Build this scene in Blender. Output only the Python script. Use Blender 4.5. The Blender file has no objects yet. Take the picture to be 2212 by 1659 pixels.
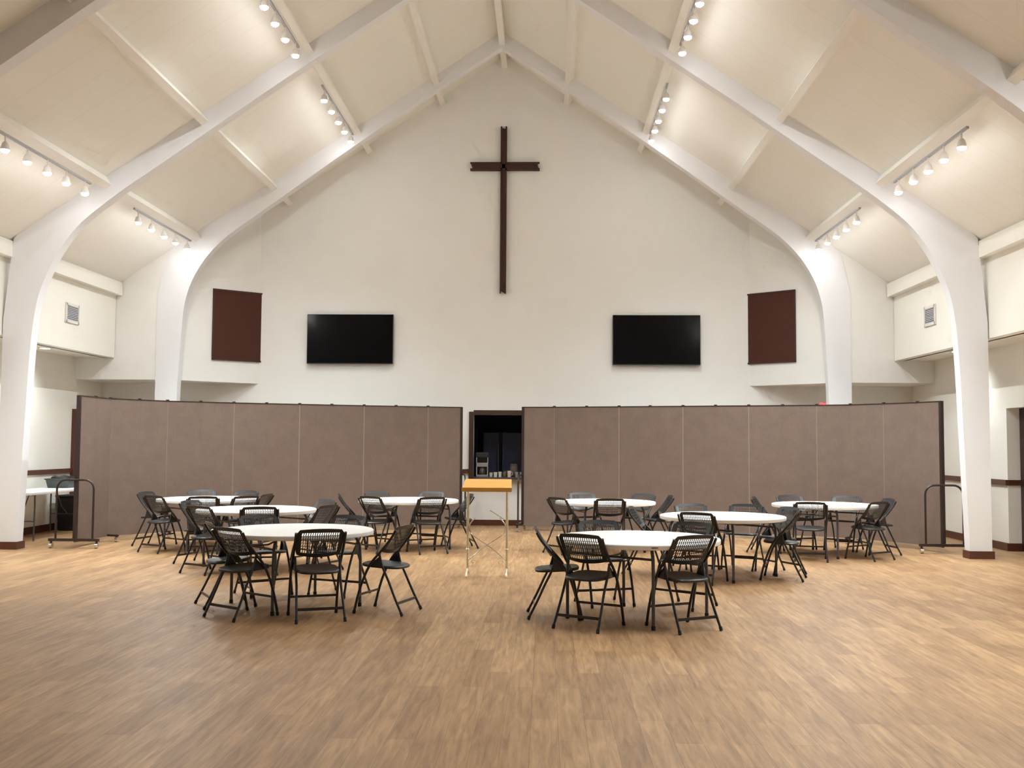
import bpy, bmesh, math, random
from mathutils import Vector, Matrix
random.seed(7)
sc = bpy.context.scene
COL = sc.collection
PI = math.pi
# ------------------------------------------------------------------ room dimensions (metres)
YW = 20.3                      # back wall
Y0, Y1, Y2 = 10.75, 15.04, 19.08   # laminated arches
APEX, SLOPE = 9.407, 0.667
def roof_z(x): return APEX - SLOPE * abs(x)
YF = -4.0                      # wall behind the camera
# ------------------------------------------------------------------ materials
def new_mat(name):
    m = bpy.data.materials.new(name); m.use_nodes = True
    nt = m.node_tree
    return m, nt, nt.nodes['Principled BSDF']
def mat(name, col, rough=.5, metal=0., noise=0., nscale=20., bump=0., bscale=200., spec=.5):
    m, nt, b = new_mat(name)
    b.inputs['Base Color'].default_value = (*col, 1); b.inputs['Roughness'].default_value = rough
    b.inputs['Metallic'].default_value = metal; b.inputs['Specular IOR Level'].default_value = spec
    N, L = nt.nodes, nt.links
    tc = N.new('ShaderNodeTexCoord')
    if noise > 0:
        n = N.new('ShaderNodeTexNoise'); n.inputs['Scale'].default_value = nscale; n.inputs['Detail'].default_value = 4
        L.new(tc.outputs['Object'], n.inputs['Vector'])
        mx = N.new('ShaderNodeMix'); mx.data_type = 'RGBA'
        mx.inputs[6].default_value = (*[c * (1 - noise) for c in col], 1)
        mx.inputs[7].default_value = (*[min(1, c * (1 + noise)) for c in col], 1)
        L.new(n.outputs['Fac'], mx.inputs[0]); L.new(mx.outputs[2], b.inputs['Base Color'])
    if bump > 0:
        n = N.new('ShaderNodeTexNoise'); n.inputs['Scale'].default_value = bscale; n.inputs['Detail'].default_value = 3
        L.new(tc.outputs['Object'], n.inputs['Vector'])
        bp = N.new('ShaderNodeBump'); bp.inputs['Strength'].default_value = bump; bp.inputs['Distance'].default_value = .003
        L.new(n.outputs['Fac'], bp.inputs['Height']); L.new(bp.outputs['Normal'], b.inputs['Normal'])
    return m
def emit(name, col, strength):
    m, nt, b = new_mat(name)
    b.inputs['Base Color'].default_value = (*col, 1)
    b.inputs['Emission Color'].default_value = (*col, 1); b.inputs['Emission Strength'].default_value = strength
    return m
def floor_mat():
    m, nt, b = new_mat('wood_plank_floor'); N, L = nt.nodes, nt.links
    tc = N.new('ShaderNodeTexCoord')
    sx = N.new('ShaderNodeSeparateXYZ'); L.new(tc.outputs['Object'], sx.inputs[0])
    cb = N.new('ShaderNodeCombineXYZ'); L.new(sx.outputs['Y'], cb.inputs['X']); L.new(sx.outputs['X'], cb.inputs['Y'])
    br = N.new('ShaderNodeTexBrick'); L.new(cb.outputs[0], br.inputs['Vector'])
    br.offset = .37; br.offset_frequency = 2; br.squash = 1
    br.inputs['Scale'].default_value = 1; br.inputs['Brick Width'].default_value = 1.22; br.inputs['Row Height'].default_value = .155
    br.inputs['Mortar Size'].default_value = .0016; br.inputs['Mortar Smooth'].default_value = .3; br.inputs['Bias'].default_value = 0
    br.inputs['Color1'].default_value = (.335, .200, .100, 1); br.inputs['Color2'].default_value = (.45, .285, .146, 1)
    br.inputs['Mortar'].default_value = (.25, .14, .075, 1)
    mp = N.new('ShaderNodeMapping'); mp.inputs['Scale'].default_value = (16, 1.3, 1); L.new(tc.outputs['Object'], mp.inputs['Vector'])
    n1 = N.new('ShaderNodeTexNoise'); n1.inputs['Scale'].default_value = 1.6; n1.inputs['Detail'].default_value = 7; n1.inputs['Roughness'].default_value = .65
    n1.inputs['Distortion'].default_value = .6
    L.new(mp.outputs[0], n1.inputs['Vector'])
    cr = N.new('ShaderNodeValToRGB'); L.new(n1.outputs['Fac'], cr.inputs[0])
    e = cr.color_ramp.elements; e[0].position = .30; e[0].color = (.60, .55, .53, 1); e[1].position = .68; e[1].color = (1.12, 1.10, 1.07, 1)
    mx = N.new('ShaderNodeMix'); mx.data_type = 'RGBA'; mx.blend_type = 'MULTIPLY'; mx.inputs[0].default_value = 1
    L.new(br.outputs['Color'], mx.inputs[6]); L.new(cr.outputs[0], mx.inputs[7])
    n2 = N.new('ShaderNodeTexNoise'); n2.inputs['Scale'].default_value = 1.1; n2.inputs['Detail'].default_value = 3
    L.new(tc.outputs['Object'], n2.inputs['Vector'])
    mx2 = N.new('ShaderNodeMix'); mx2.data_type = 'RGBA'; mx2.blend_type = 'MULTIPLY'; mx2.inputs[0].default_value = 1
    cr2 = N.new('ShaderNodeValToRGB'); L.new(n2.outputs['Fac'], cr2.inputs[0])
    e = cr2.color_ramp.elements; e[0].position = .3; e[0].color = (.90, .89, .90, 1); e[1].position = .7; e[1].color = (1.04, 1.04, 1.03, 1)
    L.new(mx.outputs[2], mx2.inputs[6]); L.new(cr2.outputs[0], mx2.inputs[7])
    L.new(mx2.outputs[2], b.inputs['Base Color'])
    b.inputs['Roughness'].default_value = .45; b.inputs['Specular IOR Level'].default_value = .22
    bp = N.new('ShaderNodeBump'); bp.inputs['Strength'].default_value = .15; bp.inputs['Distance'].default_value = .002
    L.new(n1.outputs['Fac'], bp.inputs['Height']); L.new(bp.outputs['Normal'], b.inputs['Normal'])
    return m
def ceiling_mat():
    m, nt, b = new_mat('painted_roof_boards'); N, L = nt.nodes, nt.links
    tc = N.new('ShaderNodeTexCoord')
    w = N.new('ShaderNodeTexWave'); w.wave_type = 'BANDS'; w.bands_direction = 'Y'; w.wave_profile = 'SIN'
    w.inputs['Scale'].default_value = .55; w.inputs['Distortion'].default_value = 0
    L.new(tc.outputs['Object'], w.inputs['Vector'])
    cr = N.new('ShaderNodeValToRGB'); L.new(w.outputs['Fac'], cr.inputs[0])
    e = cr.color_ramp.elements; e[0].position = .0; e[0].color = (.845, .83, .77, 1); e[1].position = .006; e[1].color = (.885, .87, .81, 1)
    L.new(cr.outputs[0], b.inputs['Base Color']); b.inputs['Roughness'].default_value = .75
    return m
def fabric_mat():
    m, nt, b = new_mat('divider_fabric'); N, L = nt.nodes, nt.links
    tc = N.new('ShaderNodeTexCoord')
    n = N.new('ShaderNodeTexNoise'); n.inputs['Scale'].default_value = 60; n.inputs['Detail'].default_value = 6
    mp = N.new('ShaderNodeMapping'); mp.inputs['Scale'].default_value = (1, 1, .35); L.new(tc.outputs['Object'], mp.inputs[0]); L.new(mp.outputs[0], n.inputs['Vector'])
    n2 = N.new('ShaderNodeTexNoise'); n2.inputs['Scale'].default_value = 5; n2.inputs['Detail'].default_value = 3; L.new(tc.outputs['Object'], n2.inputs['Vector'])
    ad = N.new('ShaderNodeMath'); ad.operation = 'ADD'; L.new(n.outputs['Fac'], ad.inputs[0]); L.new(n2.outputs['Fac'], ad.inputs[1])
    mr = N.new('ShaderNodeMapRange'); L.new(ad.outputs[0], mr.inputs[0]); mr.inputs[1].default_value = .6; mr.inputs[2].default_value = 1.4
    mx = N.new('ShaderNodeMix'); mx.data_type = 'RGBA'; L.new(mr.outputs[0], mx.inputs[0])
    mx.inputs[6].default_value = (.175, .130, .108, 1); mx.inputs[7].default_value = (.215, .160, .132, 1)
    L.new(mx.outputs[2], b.inputs['Base Color']); b.inputs['Roughness'].default_value = .95; b.inputs['Specular IOR Level'].default_value = .1
    return m
def wood_mat(name, c1, c2, axis_scale=(2, 20, 20), rough=.45):
    m, nt, b = new_mat(name); N, L = nt.nodes, nt.links
    tc = N.new('ShaderNodeTexCoord'); mp = N.new('ShaderNodeMapping'); mp.inputs['Scale'].default_value = axis_scale
    L.new(tc.outputs['Object'], mp.inputs[0])
    n = N.new('ShaderNodeTexNoise'); n.inputs['Scale'].default_value = 2; n.inputs['Detail'].default_value = 6; L.new(mp.outputs[0], n.inputs['Vector'])
    mx = N.new('ShaderNodeMix'); mx.data_type = 'RGBA'; mx.inputs[6].default_value = (*c1, 1); mx.inputs[7].default_value = (*c2, 1)
    L.new(n.outputs['Fac'], mx.inputs[0]); L.new(mx.outputs[2], b.inputs['Base Color']); b.inputs['Roughness'].default_value = rough
    return m
M = dict(
    floor=floor_mat(), ceiling=ceiling_mat(), fabric=fabric_mat(),
    wall=mat('wall_paint', (.88, .878, .85), .8, noise=.02, nscale=3, bump=.08, bscale=120),
    wallcream=mat('cream_wall_paint', (.885, .87, .805), .8, noise=.02, nscale=3, bump=.08, bscale=120),
    arch=mat('arch_white_paint', (.84, .85, .88), .6, noise=.015, nscale=2),
    purlin=mat('purlin_paint', (.885, .865, .81), .65, noise=.02, nscale=4),
    brown=wood_mat('brown_trim_wood', (.075, .022, .012), (.12, .040, .020), (3, 3, 30), .4),
    darkwood=wood_mat('dark_cross_wood', (.040, .012, .010), (.066, .021, .014), (20, 20, 2), .6),
    grille=mat('speaker_cloth', (.085, .036, .027), .95, noise=.25, nscale=180, spec=.1),
    tvcase=mat('black_tv_plastic', (.006, .006, .007), .35),
    tvglass=mat('tv_glass', (.002, .002, .003), .12, spec=.25),
    blackplastic=mat('black_plastic', (.022, .023, .024), .42, noise=.1, nscale=60),
    blackmetal=mat('black_powder_metal', (.012, .011, .013), .30, spec=.6),
    rubber=mat('black_rubber', (.010, .010, .010), .7),
    whiteplastic=mat('white_table_plastic', (.86, .84, .82), .42, bump=.1, bscale=400),
    tablegrey=mat('grey_table_metal', (.070, .066, .080), .38, spec=.6),
    divframe=mat('dark_divider_frame', (.030, .017, .015), .35),
    hinge=mat('pale_hinge_strip', (.27, .21, .18), .6),
    chrome=mat('chrome', (.75, .75, .76), .15, 1.),
    steel=mat('brushed_steel', (.50, .52, .58), .3, 1.),
    oak=wood_mat('golden_oak', (.58, .29, .055), (.70, .37, .085), (2, 18, 18), .4),
    gold=mat('cream_gold_metal', (.78, .71, .50), .3, .45, noise=.15, nscale=30),
    grey=mat('vent_grey', (.42, .43, .46), .6),
    whitepaint=mat('white_fixture', (.78, .74, .70), .45),
    bulb=emit('lit_lamp_glass', (1.0, .99, .97), 70.),
    canlens=emit('lit_downlight_lens', (1.0, .90, .74), 9.),
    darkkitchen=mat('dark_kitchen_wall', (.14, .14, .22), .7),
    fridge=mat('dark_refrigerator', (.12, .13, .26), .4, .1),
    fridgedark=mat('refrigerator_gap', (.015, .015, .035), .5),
    counter=mat('dark_counter', (.075, .062, .070), .35, noise=.3, nscale=90),
    blackbox=mat('black_box', (.012, .012, .018), .5),
    bin=mat('dark_green_bin', (.060, .072, .070), .4),
    binlid=mat('black_bag', (.018, .022, .022), .4),
    cup=mat('cream_cup', (.62, .60, .52), .4),
    mug=mat('pale_mug', (.66, .55, .46), .3),
    jar=mat('olive_jar', (.14, .11, .03), .25),
    brownbox=mat('brown_box', (.085, .060, .045), .6),
    greycup=mat('grey_cup', (.30, .28, .27), .4),
    coffeeglass=mat('coffee_glass', (.05, .04, .035), .1),
    red=emit('red_sign_light', (1.0, .03, .05), 3.0),
    signbody=mat('sign_housing', (.55, .52, .48), .5),
    hatchframe=wood_mat('dark_hatch_frame', (.040, .020, .014), (.065, .034, .024), (3, 3, 30), .45),
    door=wood_mat('dark_door_wood', (.030, .012, .012), (.050, .020, .018), (8, 8, 1), .4),
    brass=mat('brass', (.60, .42, .12), .25, 1.),
    sticker=mat('grey_sticker', (.22, .21, .24), .5),
)
# ------------------------------------------------------------------ mesh helpers
class MB:
    def __init__(s): s.bm = bmesh.new()
    def box(s, c, d, rot=None):
        cx, cy, cz = c; x, y, z = d[0] / 2, d[1] / 2, d[2] / 2
        vs = []
        for p in ((-x, -y, -z), (x, -y, -z), (x, y, -z), (-x, y, -z), (-x, -y, z), (x, -y, z), (x, y, z), (-x, y, z)):
            v = Vector(p)
            if rot is not None: v = rot @ v
            vs.append(s.bm.verts.new(v + Vector(c)))
        for f in ((0, 3, 2, 1), (4, 5, 6, 7), (0, 1, 5, 4), (1, 2, 6, 5), (2, 3, 7, 6), (3, 0, 4, 7)):
            s.bm.faces.new([vs[i] for i in f])
        return s
    def prism(s, bottom, top):
        a = [s.bm.verts.new(p) for p in bottom]; b = [s.bm.verts.new(p) for p in top]; n = len(a)
        s.bm.faces.new(a[::-1]); s.bm.faces.new(b)
        for i in range(n): s.bm.faces.new((a[i], a[(i + 1) % n], b[(i + 1) % n], b[i]))
        return s
    def tube(s, pts, r, seg=10, closed=False):
        pts = [Vector(p) for p in pts]; n = len(pts); rings = []
        rr = r if isinstance(r, (list, tuple)) else [r] * n
        up = None
        for i, p in enumerate(pts):
            if closed: t = (pts[(i + 1) % n] - pts[i - 1])
            else: t = (pts[min(i + 1, n - 1)] - pts[max(i - 1, 0)])
            t.normalize()
            if up is None:
                up = Vector((0, 0, 1)) if abs(t.z) < .9 else Vector((1, 0, 0))
            u = (up - t * up.dot(t)).normalized(); w = t.cross(u); up = u
            rings.append([s.bm.verts.new(p + (u * math.cos(a) + w * math.sin(a)) * rr[i]) for a in [2 * PI * k / seg for k in range(seg)]])
        m = n if closed else n - 1
        for i in range(m):
            a, b = rings[i], rings[(i + 1) % n]
            for k in range(seg): s.bm.faces.new((a[k], a[(k + 1) % seg], b[(k + 1) % seg], b[k]))
        if not closed:
            s.bm.faces.new(rings[0][::-1]); s.bm.faces.new(rings[-1])
        return s
    def lathe(s, prof, seg=24, at=(0, 0, 0)):
        rings = []
        for r, z in prof:
            if r < 1e-6: rings.append([s.bm.verts.new((at[0], at[1], at[2] + z))])
            else: rings.append([s.bm.verts.new((at[0] + r * math.cos(2 * PI * k / seg), at[1] + r * math.sin(2 * PI * k / seg), at[2] + z)) for k in range(seg)])
        for a, b in zip(rings, rings[1:]):
            for k in range(seg):
                k2 = (k + 1) % seg
                if len(a) == 1 and len(b) == 1: continue
                if len(a) == 1: s.bm.faces.new((a[0], b[k2], b[k]))
                elif len(b) == 1: s.bm.faces.new((a[k], a[k2], b[0]))
                else: s.bm.faces.new((a[k], a[k2], b[k2], b[k]))
        return s
    def grid_wall(s, us, vs, holes, fn, extra=None, thick=.15):
        """flat wall from a grid of cells, cells in holes left open, then given thickness"""
        V = {}
        def v(i, j):
            if (i, j) not in V: V[i, j] = s.bm.verts.new(fn(us[i], vs[j]))
            return V[i, j]
        fs = []
        for i in range(len(us) - 1):
            for j in range(len(vs) - 1):
                if (i, j) in holes: continue
                fs.append(s.bm.faces.new((v(i, j), v(i + 1, j), v(i + 1, j + 1), v(i, j + 1))))
        if extra:
            top = [v(i, len(vs) - 1) for i in range(len(us))]
            fs.append(s.bm.faces.new(top + [s.bm.verts.new(p) for p in extra]))
        r = bmesh.ops.extrude_face_region(s.bm, geom=fs)
        d = Vector(thick)
        for g in r['geom']:
            if isinstance(g, bmesh.types.BMVert): g.co += d
        return s
    def build(s, name, m, parent=None, smooth=None, bevel=0):
        bm = s.bm
        bmesh.ops.recalc_face_normals(bm, faces=bm.faces)
        if bevel > 0:
            es = [e for e in bm.edges if len(e.link_faces) == 2 and e.calc_face_angle(0) > .6]
            bmesh.ops.bevel(bm, geom=es, offset=bevel, segments=2, affect='EDGES', profile=.6)
        me = bpy.data.meshes.new(name); bm.to_mesh(me); bm.free()
        me.materials.append(M[m] if isinstance(m, str) else m)
        if smooth is not None:
            me.polygons.foreach_set('use_smooth', [True] * len(me.polygons))
            try: me.set_sharp_from_angle(angle=smooth)
            except Exception: pass
        o = bpy.data.objects.new(name, me); COL.objects.link(o)
        if parent is not None: o.parent = parent
        return o
SM = math.radians(40)
def tag(o, label, cat, group=None):
    o['label'] = label; o['category'] = cat
    if group: o['group'] = group
    return o
def thing(name, label, cat, loc=(0, 0, 0), rz=0., group=None):
    o = bpy.data.objects.new(name, None); COL.objects.link(o)
    o.location = loc; o.rotation_euler = (0, 0, rz); o.empty_display_size = .1
    return tag(o, label, cat, group)
def struct(o):
    o['kind'] = 'structure'; return o
def copy_tree(o, parent=None):
    c = o.copy(); COL.objects.link(c)
    if parent is not None: c.parent = parent
    for ch in list(o.children): copy_tree(ch, c)
    return c
def box_obj(name, c, d, m, parent=None, bevel=0): return MB().box(c, d).build(name, m, parent, bevel=bevel)

# ------------------------------------------------------------------ camera (fitted to the room)
F_PX, CX, CH = 2222.874, .84833, 1.59819
yaw, pitch, roll = .032334, .058202, .006512
fwd = Vector((-math.sin(yaw) * math.cos(pitch), math.cos(yaw) * math.cos(pitch), math.sin(pitch)))
rgt = Vector((math.cos(yaw), math.sin(yaw), 0)); upv = rgt.cross(fwd)
R = rgt * math.cos(roll) + upv * math.sin(roll); U = upv * math.cos(roll) - rgt * math.sin(roll)
cd = bpy.data.cameras.new('camera'); cam = bpy.data.objects.new('camera', cd); COL.objects.link(cam)
cd.sensor_fit = 'HORIZONTAL'; cd.sensor_width = 36; cd.lens = 36 * F_PX / 2212; cd.clip_end = 200
cam.matrix_world = Matrix(((R.x, U.x, -fwd.x, CX), (R.y, U.y, -fwd.y, 0), (R.z, U.z, -fwd.z, CH), (0, 0, 0, 1)))
sc.camera = cam

# ------------------------------------------------------------------ the setting
struct(MB().box((0, (YF + 23.5) / 2, -.05), (17.2, 23.5 - YF, .1)).build('floor', 'floor'))
RX = 7.45
struct(MB().prism([(-RX, YF, roof_z(RX)), (0, YF, APEX), (RX, YF, roof_z(RX)), (RX, YF, roof_z(RX) + .25), (0, YF, APEX + .3), (-RX, YF, roof_z(RX) + .25)],
                  [(-RX, YW + .15, roof_z(RX)), (0, YW + .15, APEX), (RX, YW + .15, roof_z(RX)), (RX, YW + .15, roof_z(RX) + .25), (0, YW + .15, APEX + .3), (-RX, YW + .15, roof_z(RX) + .25)]).build('ceiling', 'ceiling'))
PX0, PX1, PZ0, PZ1 = -.56, 1.30, .90, 2.17     # serving hatch
struct(MB().grid_wall([-8.2, PX0, PX1, 8.2], [0, PZ0, PZ1, 4.1], {(1, 1)}, lambda u, v: (u, YW, v), [(8.2, YW, 4.2), (0, YW, APEX + .1), (-8.2, YW, 4.2)], (0, .15, 0)).build('wall_back', 'wall'))
struct(MB().grid_wall([-8.6, 8.6], [0, 4.1], set(), lambda u, v: (u, YF, v), [(8.6, YF, 4.2), (0, YF, APEX + .2), (-8.6, YF, 4.2)], (0, -.15, 0)).build('wall_front', 'wall'))
struct(MB().box((-8.1, (YF + YW) / 2, 1.66), (.2, YW - YF, 3.32)).build('wall_left', 'wallcream'))
DY0, DY1, DZ = 15.0, 16.2, 2.2               # doorway in the right aisle wall
struct(MB().grid_wall([YF, DY0, DY1, YW], [0, DZ, 3.32], {(1, 0)}, lambda u, v: (8.0, u, v), None, (.24, 0, 0)).build('wall_right', 'wallcream'))
for sg, nm in ((-1, 'left'), (1, 'right')):
    struct(MB().box((sg * 7.37, (YF + Y2) / 2, 3.92), (.2, Y2 - YF, 1.5)).build('wall_%s_upper' % nm, 'wallcream'))
    struct(MB().box((sg * 7.72, (YF + Y2) / 2, 3.25), (.6, Y2 - YF, .16)).build('ceiling_%s_aisle' % nm, 'wallcream'))
    # corner bulkhead with its angled face
    pl = [(8.0, Y2 + .012), (6.2, Y2 + .012), (6.12, Y2 + .2), (4.87, YW), (8.0, YW)]
    struct(MB().prism([(sg * x, y, 2.765) for x, y in pl], [(sg * x, y, roof_z(min(x, 7.4)) + .04) for x, y in pl]).build('wall_back_%s' % nm, 'wall'))
    struct(MB().box((sg * 7.21, (YF + Y2) / 2, 4.47), (.13, Y2 - YF - .02, .24)).build('trim_%d' % (1 if sg < 0 else 2), 'wallcream'))
    # chair rail + baseboard on the aisle wall
    segs = [(YF, YW)] if sg < 0 else [(YF, DY0), (DY1, YW)]
    for k, (a, b) in enumerate(segs):
        e = 18.98 if sg < 0 else b
        struct(MB().box((sg * 7.985, (a + e) / 2, 1.05), (.035, e - a, .085)).build('trim_%d' % (3 + 2 * (sg > 0) + k), 'brown'))
        struct(MB().box((sg * 7.988, (a + e) / 2, .06), (.025, e - a, .12)).build('baseboard_%s' % nm, 'brown'))
struct(MB().box((8.10, DY1 - .011, 1.05), (.20, .022, .085)).build('trim_7', 'brown'))
struct(MB().box((8.10, DY1 - .011, .06), (.20, .022, .12)).build('baseboard_right_jamb', 'brown'))
struct(MB().box((0, YW - .012, .055), (15.9, .024, .11)).build('baseboard_back', 'brown'))
struct(MB().box(((-7.95 + PX0 - .09) / 2, YW - .015, 1.055), (7.95 + PX0 - .09, .03, .085)).build('trim_8', 'brown'))
# hatch frame
fr = MB()
fr.box((PX0 - .045, YW - .012, (PZ0 + PZ1) / 2 + .03), (.09, .05, PZ1 - PZ0 + .06)).box((PX1 + .045, YW - .012, (PZ0 + PZ1) / 2 + .03), (.09, .05, PZ1 - PZ0 + .06))
fr.box(((PX0 + PX1) / 2, YW - .012, PZ1 + .045), (PX1 - PX0 + .001, .05, .09))
bmesh.ops.remove_doubles(fr.bm, verts=fr.bm.verts, dist=.003)
struct(fr.build('window_1', 'hatchframe'))
# right doorway, leaf deep in its reveal
d = struct(MB().box((8.215, (DY0 + DY1) / 2, DZ / 2), (.045, DY1 - DY0 - .02, DZ - .01)).build('door_1', 'door'))
MB().tube([(8.19, DY0 + .12, 1.02), (8.13, DY0 + .12, 1.02), (8.13, DY0 + .24, 1.02)], .011).build('door_handle', 'brass', d, smooth=SM)
d = struct(MB().box((-7.975, 19.56, 1.09), (.05, 1.12, 2.18)).build('door_2', 'door'))
MB().tube([(-7.95, 19.16, 1.02), (-7.90, 19.16, 1.02), (-7.90, 19.27, 1.02)], .011).build('door_handle', 'brass', d, smooth=SM)
fr = MB().box((-7.97, 19.025, 1.10), (.07, .09, 2.20)).build('door_frame', 'brown', d)
# kitchen behind the hatch
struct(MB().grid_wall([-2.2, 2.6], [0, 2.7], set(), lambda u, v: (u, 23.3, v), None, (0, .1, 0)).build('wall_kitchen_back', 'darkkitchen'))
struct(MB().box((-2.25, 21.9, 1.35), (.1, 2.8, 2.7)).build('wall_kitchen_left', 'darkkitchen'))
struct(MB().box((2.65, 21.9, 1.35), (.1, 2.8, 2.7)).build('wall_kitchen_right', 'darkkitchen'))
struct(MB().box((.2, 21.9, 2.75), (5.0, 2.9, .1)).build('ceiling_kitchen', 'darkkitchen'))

# ------------------------------------------------------------------ arches
in1 = [(0, 9.10), (1.3, 8.25), (2.5, 7.44), (3.5, 6.76), (4.4, 6.13), (5.0, 5.71), (5.45, 5.40), (5.87, 5.08), (6.18, 4.80), (6.43, 4.46), (6.60, 4.12), (6.72, 3.80), (6.79, 3.40), (6.83, 2.90), (6.86, 2.2), (6.94, 0)]
in2 = [(0, 9.10), (1.26, 8.27), (2.66, 7.30), (3.6, 6.63), (4.32, 6.11), (4.64, 5.88), (4.95, 5.66), (5.23, 5.44), (5.46, 5.21), (5.66, 4.95), (5.83, 4.63), (5.93, 4.32), (5.985, 3.98), (6.03, 3.2), (6.06, 2.6), (6.13, 0)]
def smooth_poly(p, n=5):
    out = []
    for i in range(len(p) - 1):
        p0, p1, p2, p3 = p[max(i - 1, 0)], p[i], p[i + 1], p[min(i + 2, len(p) - 1)]
        if i == 0: p0 = (-p2[0], p2[1])if False else p1
        for k in range(n):
            t = k / n
            out.append(tuple(.5 * ((2 * p1[a]) + (-p0[a] + p2[a]) * t + (2 * p0[a] - 5 * p1[a] + 4 * p2[a] - p3[a]) * t * t + (-p0[a] + 3 * p1[a] - 3 * p2[a] + p3[a]) * t ** 3) for a in (0, 1)))
    out.append(p[-1]); return out
def arch(y, inner, outer, label, t=.19):
    inn = smooth_poly(inner)
    bm = bmesh.new()
    # paired inner/outer points so the ring is a clean quad strip
    half = []
    L = len(inn)
    def outer_at(f):
        seg = [math.dist(outer[i], outer[i + 1]) for i in range(len(outer) - 1)]; tot = sum(seg); s = f * tot
        for i, l in enumerate(seg):
            if s <= l + 1e-9: q = s / l; return tuple(outer[i][a] + (outer[i + 1][a] - outer[i][a]) * q for a in (0, 1))
            s -= l
        return outer[-1]
    cum = [0]
    for i in range(1, L): cum.append(cum[-1] + math.dist(inn[i], inn[i - 1]))
    for i in range(L): half.append((inn[i], outer_at(cum[i] / cum[-1])))
    full = [((-a[0], a[1]), (-b[0], b[1])) for a, b in half[:0:-1]] + half
    strips = []
    for yy in (y, y + t):
        strips.append([(bm.verts.new((a[0], yy, a[1])), bm.verts.new((b[0], yy, b[1]))) for a, b in full])
    n = len(full)
    f, b = strips
    for i in range(n - 1):
        bm.faces.new((f[i][0], f[i + 1][0], f[i + 1][1], f[i][1])); bm.faces.new((b[i][0], b[i][1], b[i + 1][1], b[i + 1][0]))
        bm.faces.new((f[i][0], b[i][0], b[i + 1][0], f[i + 1][0])); bm.faces.new((f[i][1], f[i + 1][1], b[i + 1][1], b[i][1]))
    for i in (0, n - 1): bm.faces.new((f[i][0], f[i][1], b[i][1], b[i][0]))
    m = MB(); m.bm.free(); m.bm = bm
    o = tag(m.build('timber_arch', 'arch', smooth=math.radians(25)), label, 'arch', 'white laminated arches')
    xi, xo = inner[-1][0], outer[-1][0]
    for sg in (-1, 1):
        MB().box((sg * (xi + xo) / 2, y + t / 2, .055), (xo - xi + .05, t + .05, .11)).build('plinth', 'brown', o)['label'] = 'brown base trim of the arch'
    return o
out1 = [(0, APEX), (2.5, roof_z(2.5)), (5, roof_z(5)), (7.13, roof_z(7.13)), (7.25, 3.4), (7.25, 0)]
out2 = [(0, APEX), (2.5, roof_z(2.5)), (5, roof_z(5)), (6.3, roof_z(6.3)), (6.48, 4.4), (6.48, 0)]
arch(Y2, in2, out2, 'white laminated arch standing against the back wall around the cross')
arch(Y1, in1, out1, 'white laminated arch in mid hall, with both its columns and curved shoulders in view')
arch(Y0, in1, out1, 'nearest white laminated arch, only its sloping arms seen at the top corners')
arch(6.45, in1, out1, 'white laminated arch overhead, nearer than those seen')
# purlins and ridge
def purlin(x, label, w=.11, dpt=.15):
    sg = 1 if x > 0 else -1
    tx = Vector((1, 0, -SLOPE * sg)).normalized(); nn = Vector((tx.z, 0, -tx.x)); nn = -nn if nn.z > 0 else nn
    p = Vector((x, 0, roof_z(x)))
    q = [p - tx * w / 2 - nn * .01, p + tx * w / 2 - nn * .01, p + tx * w / 2 + nn * dpt, p - tx * w / 2 + nn * dpt]
    o = MB().prism([(v.x, YF, v.z) for v in q], [(v.x, YW, v.z) for v in q]).build('roof_purlin', 'purlin')
    return tag(o, label, 'beam', 'white roof purlins')
XP = (1.32, 2.78, 4.36, 5.80)
who = ('white purlin next to the ridge on the %s roof slope', 'white purlin carrying the upper row of lamps on the %s roof slope', 'bare white purlin between the two lamp rows on the %s roof slope', 'white purlin carrying the lower row of lamps on the %s roof slope')
for sg, nm in ((-1, 'left'), (1, 'right')):
    for x, w in zip(XP, who): purlin(sg * x, w % nm)
tag(MB().box((0, (YF + YW) / 2, 9.28), (.11, YW - YF, .26)).build('ridge_beam', 'purlin'), 'narrow white beam running under the roof ridge above the cross', 'beam')

# ------------------------------------------------------------------ track lights
ordn = ('farthest', 'second farthest', 'middle', 'second nearest', 'nearest')
BAY = {'far': [18.70, 18.10, 17.55, 16.97, 16.40], 'middle': [14.45, 13.87, 13.33, 12.80, 12.25], 'near': [10.2, 9.6, 9.0, 8.4, 7.8]}  # near bay: unseen tracks and lamps added to brighten the right-hand floor
LAMP_W, CAN_W = 125., 50.
def beam(name, parent, loc, watts, cone):
    l = bpy.data.lights.new(name, 'SPOT'); l.energy = watts; l.color = (.93, 1.0, 1.015)
    l.spot_size = math.radians(cone); l.spot_blend = 1.0; l.shadow_soft_size = .05
    o = bpy.data.objects.new(name, l); COL.objects.link(o); o.location = loc; o.parent = parent
    return o
added_near_data = bpy.data.lights.new('added_near_beam', 'SPOT'); added_near_data.energy = LAMP_W * 1.25; added_near_data.color = (.93, 1.0, 1.015)  # beam of the added near-bay lamps, out of view
added_near_data.spot_size = math.radians(125); added_near_data.spot_blend = 1.0; added_near_data.shadow_soft_size = .05
lamp0 = None
def make_lamp():
    t = thing('track_lamp', '', 'lamp', (0, 0, 0), 0, 'track lamps')
    MB().tube([(0, 0, .20), (0, 0, .09)], .011, 8).build('stem', 'whitepaint', t, smooth=SM)
    MB().lathe([(0, .115), (.022, .112), (.040, .09), (.050, .05), (.058, .012), (.054, .010), (.0, .03)], 20).build('lamp_shade', 'whitepaint', t, smooth=SM)
    MB().lathe([(.052, .014), (.049, -.006), (.030, -.021), (0, -.026)], 12).build('bulb', 'bulb', t, smooth=SM)['label'] = 'lit white bulb'
    beam('lamp_beam', t, (0, 0, -.045), LAMP_W, 118)
    return t
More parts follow.
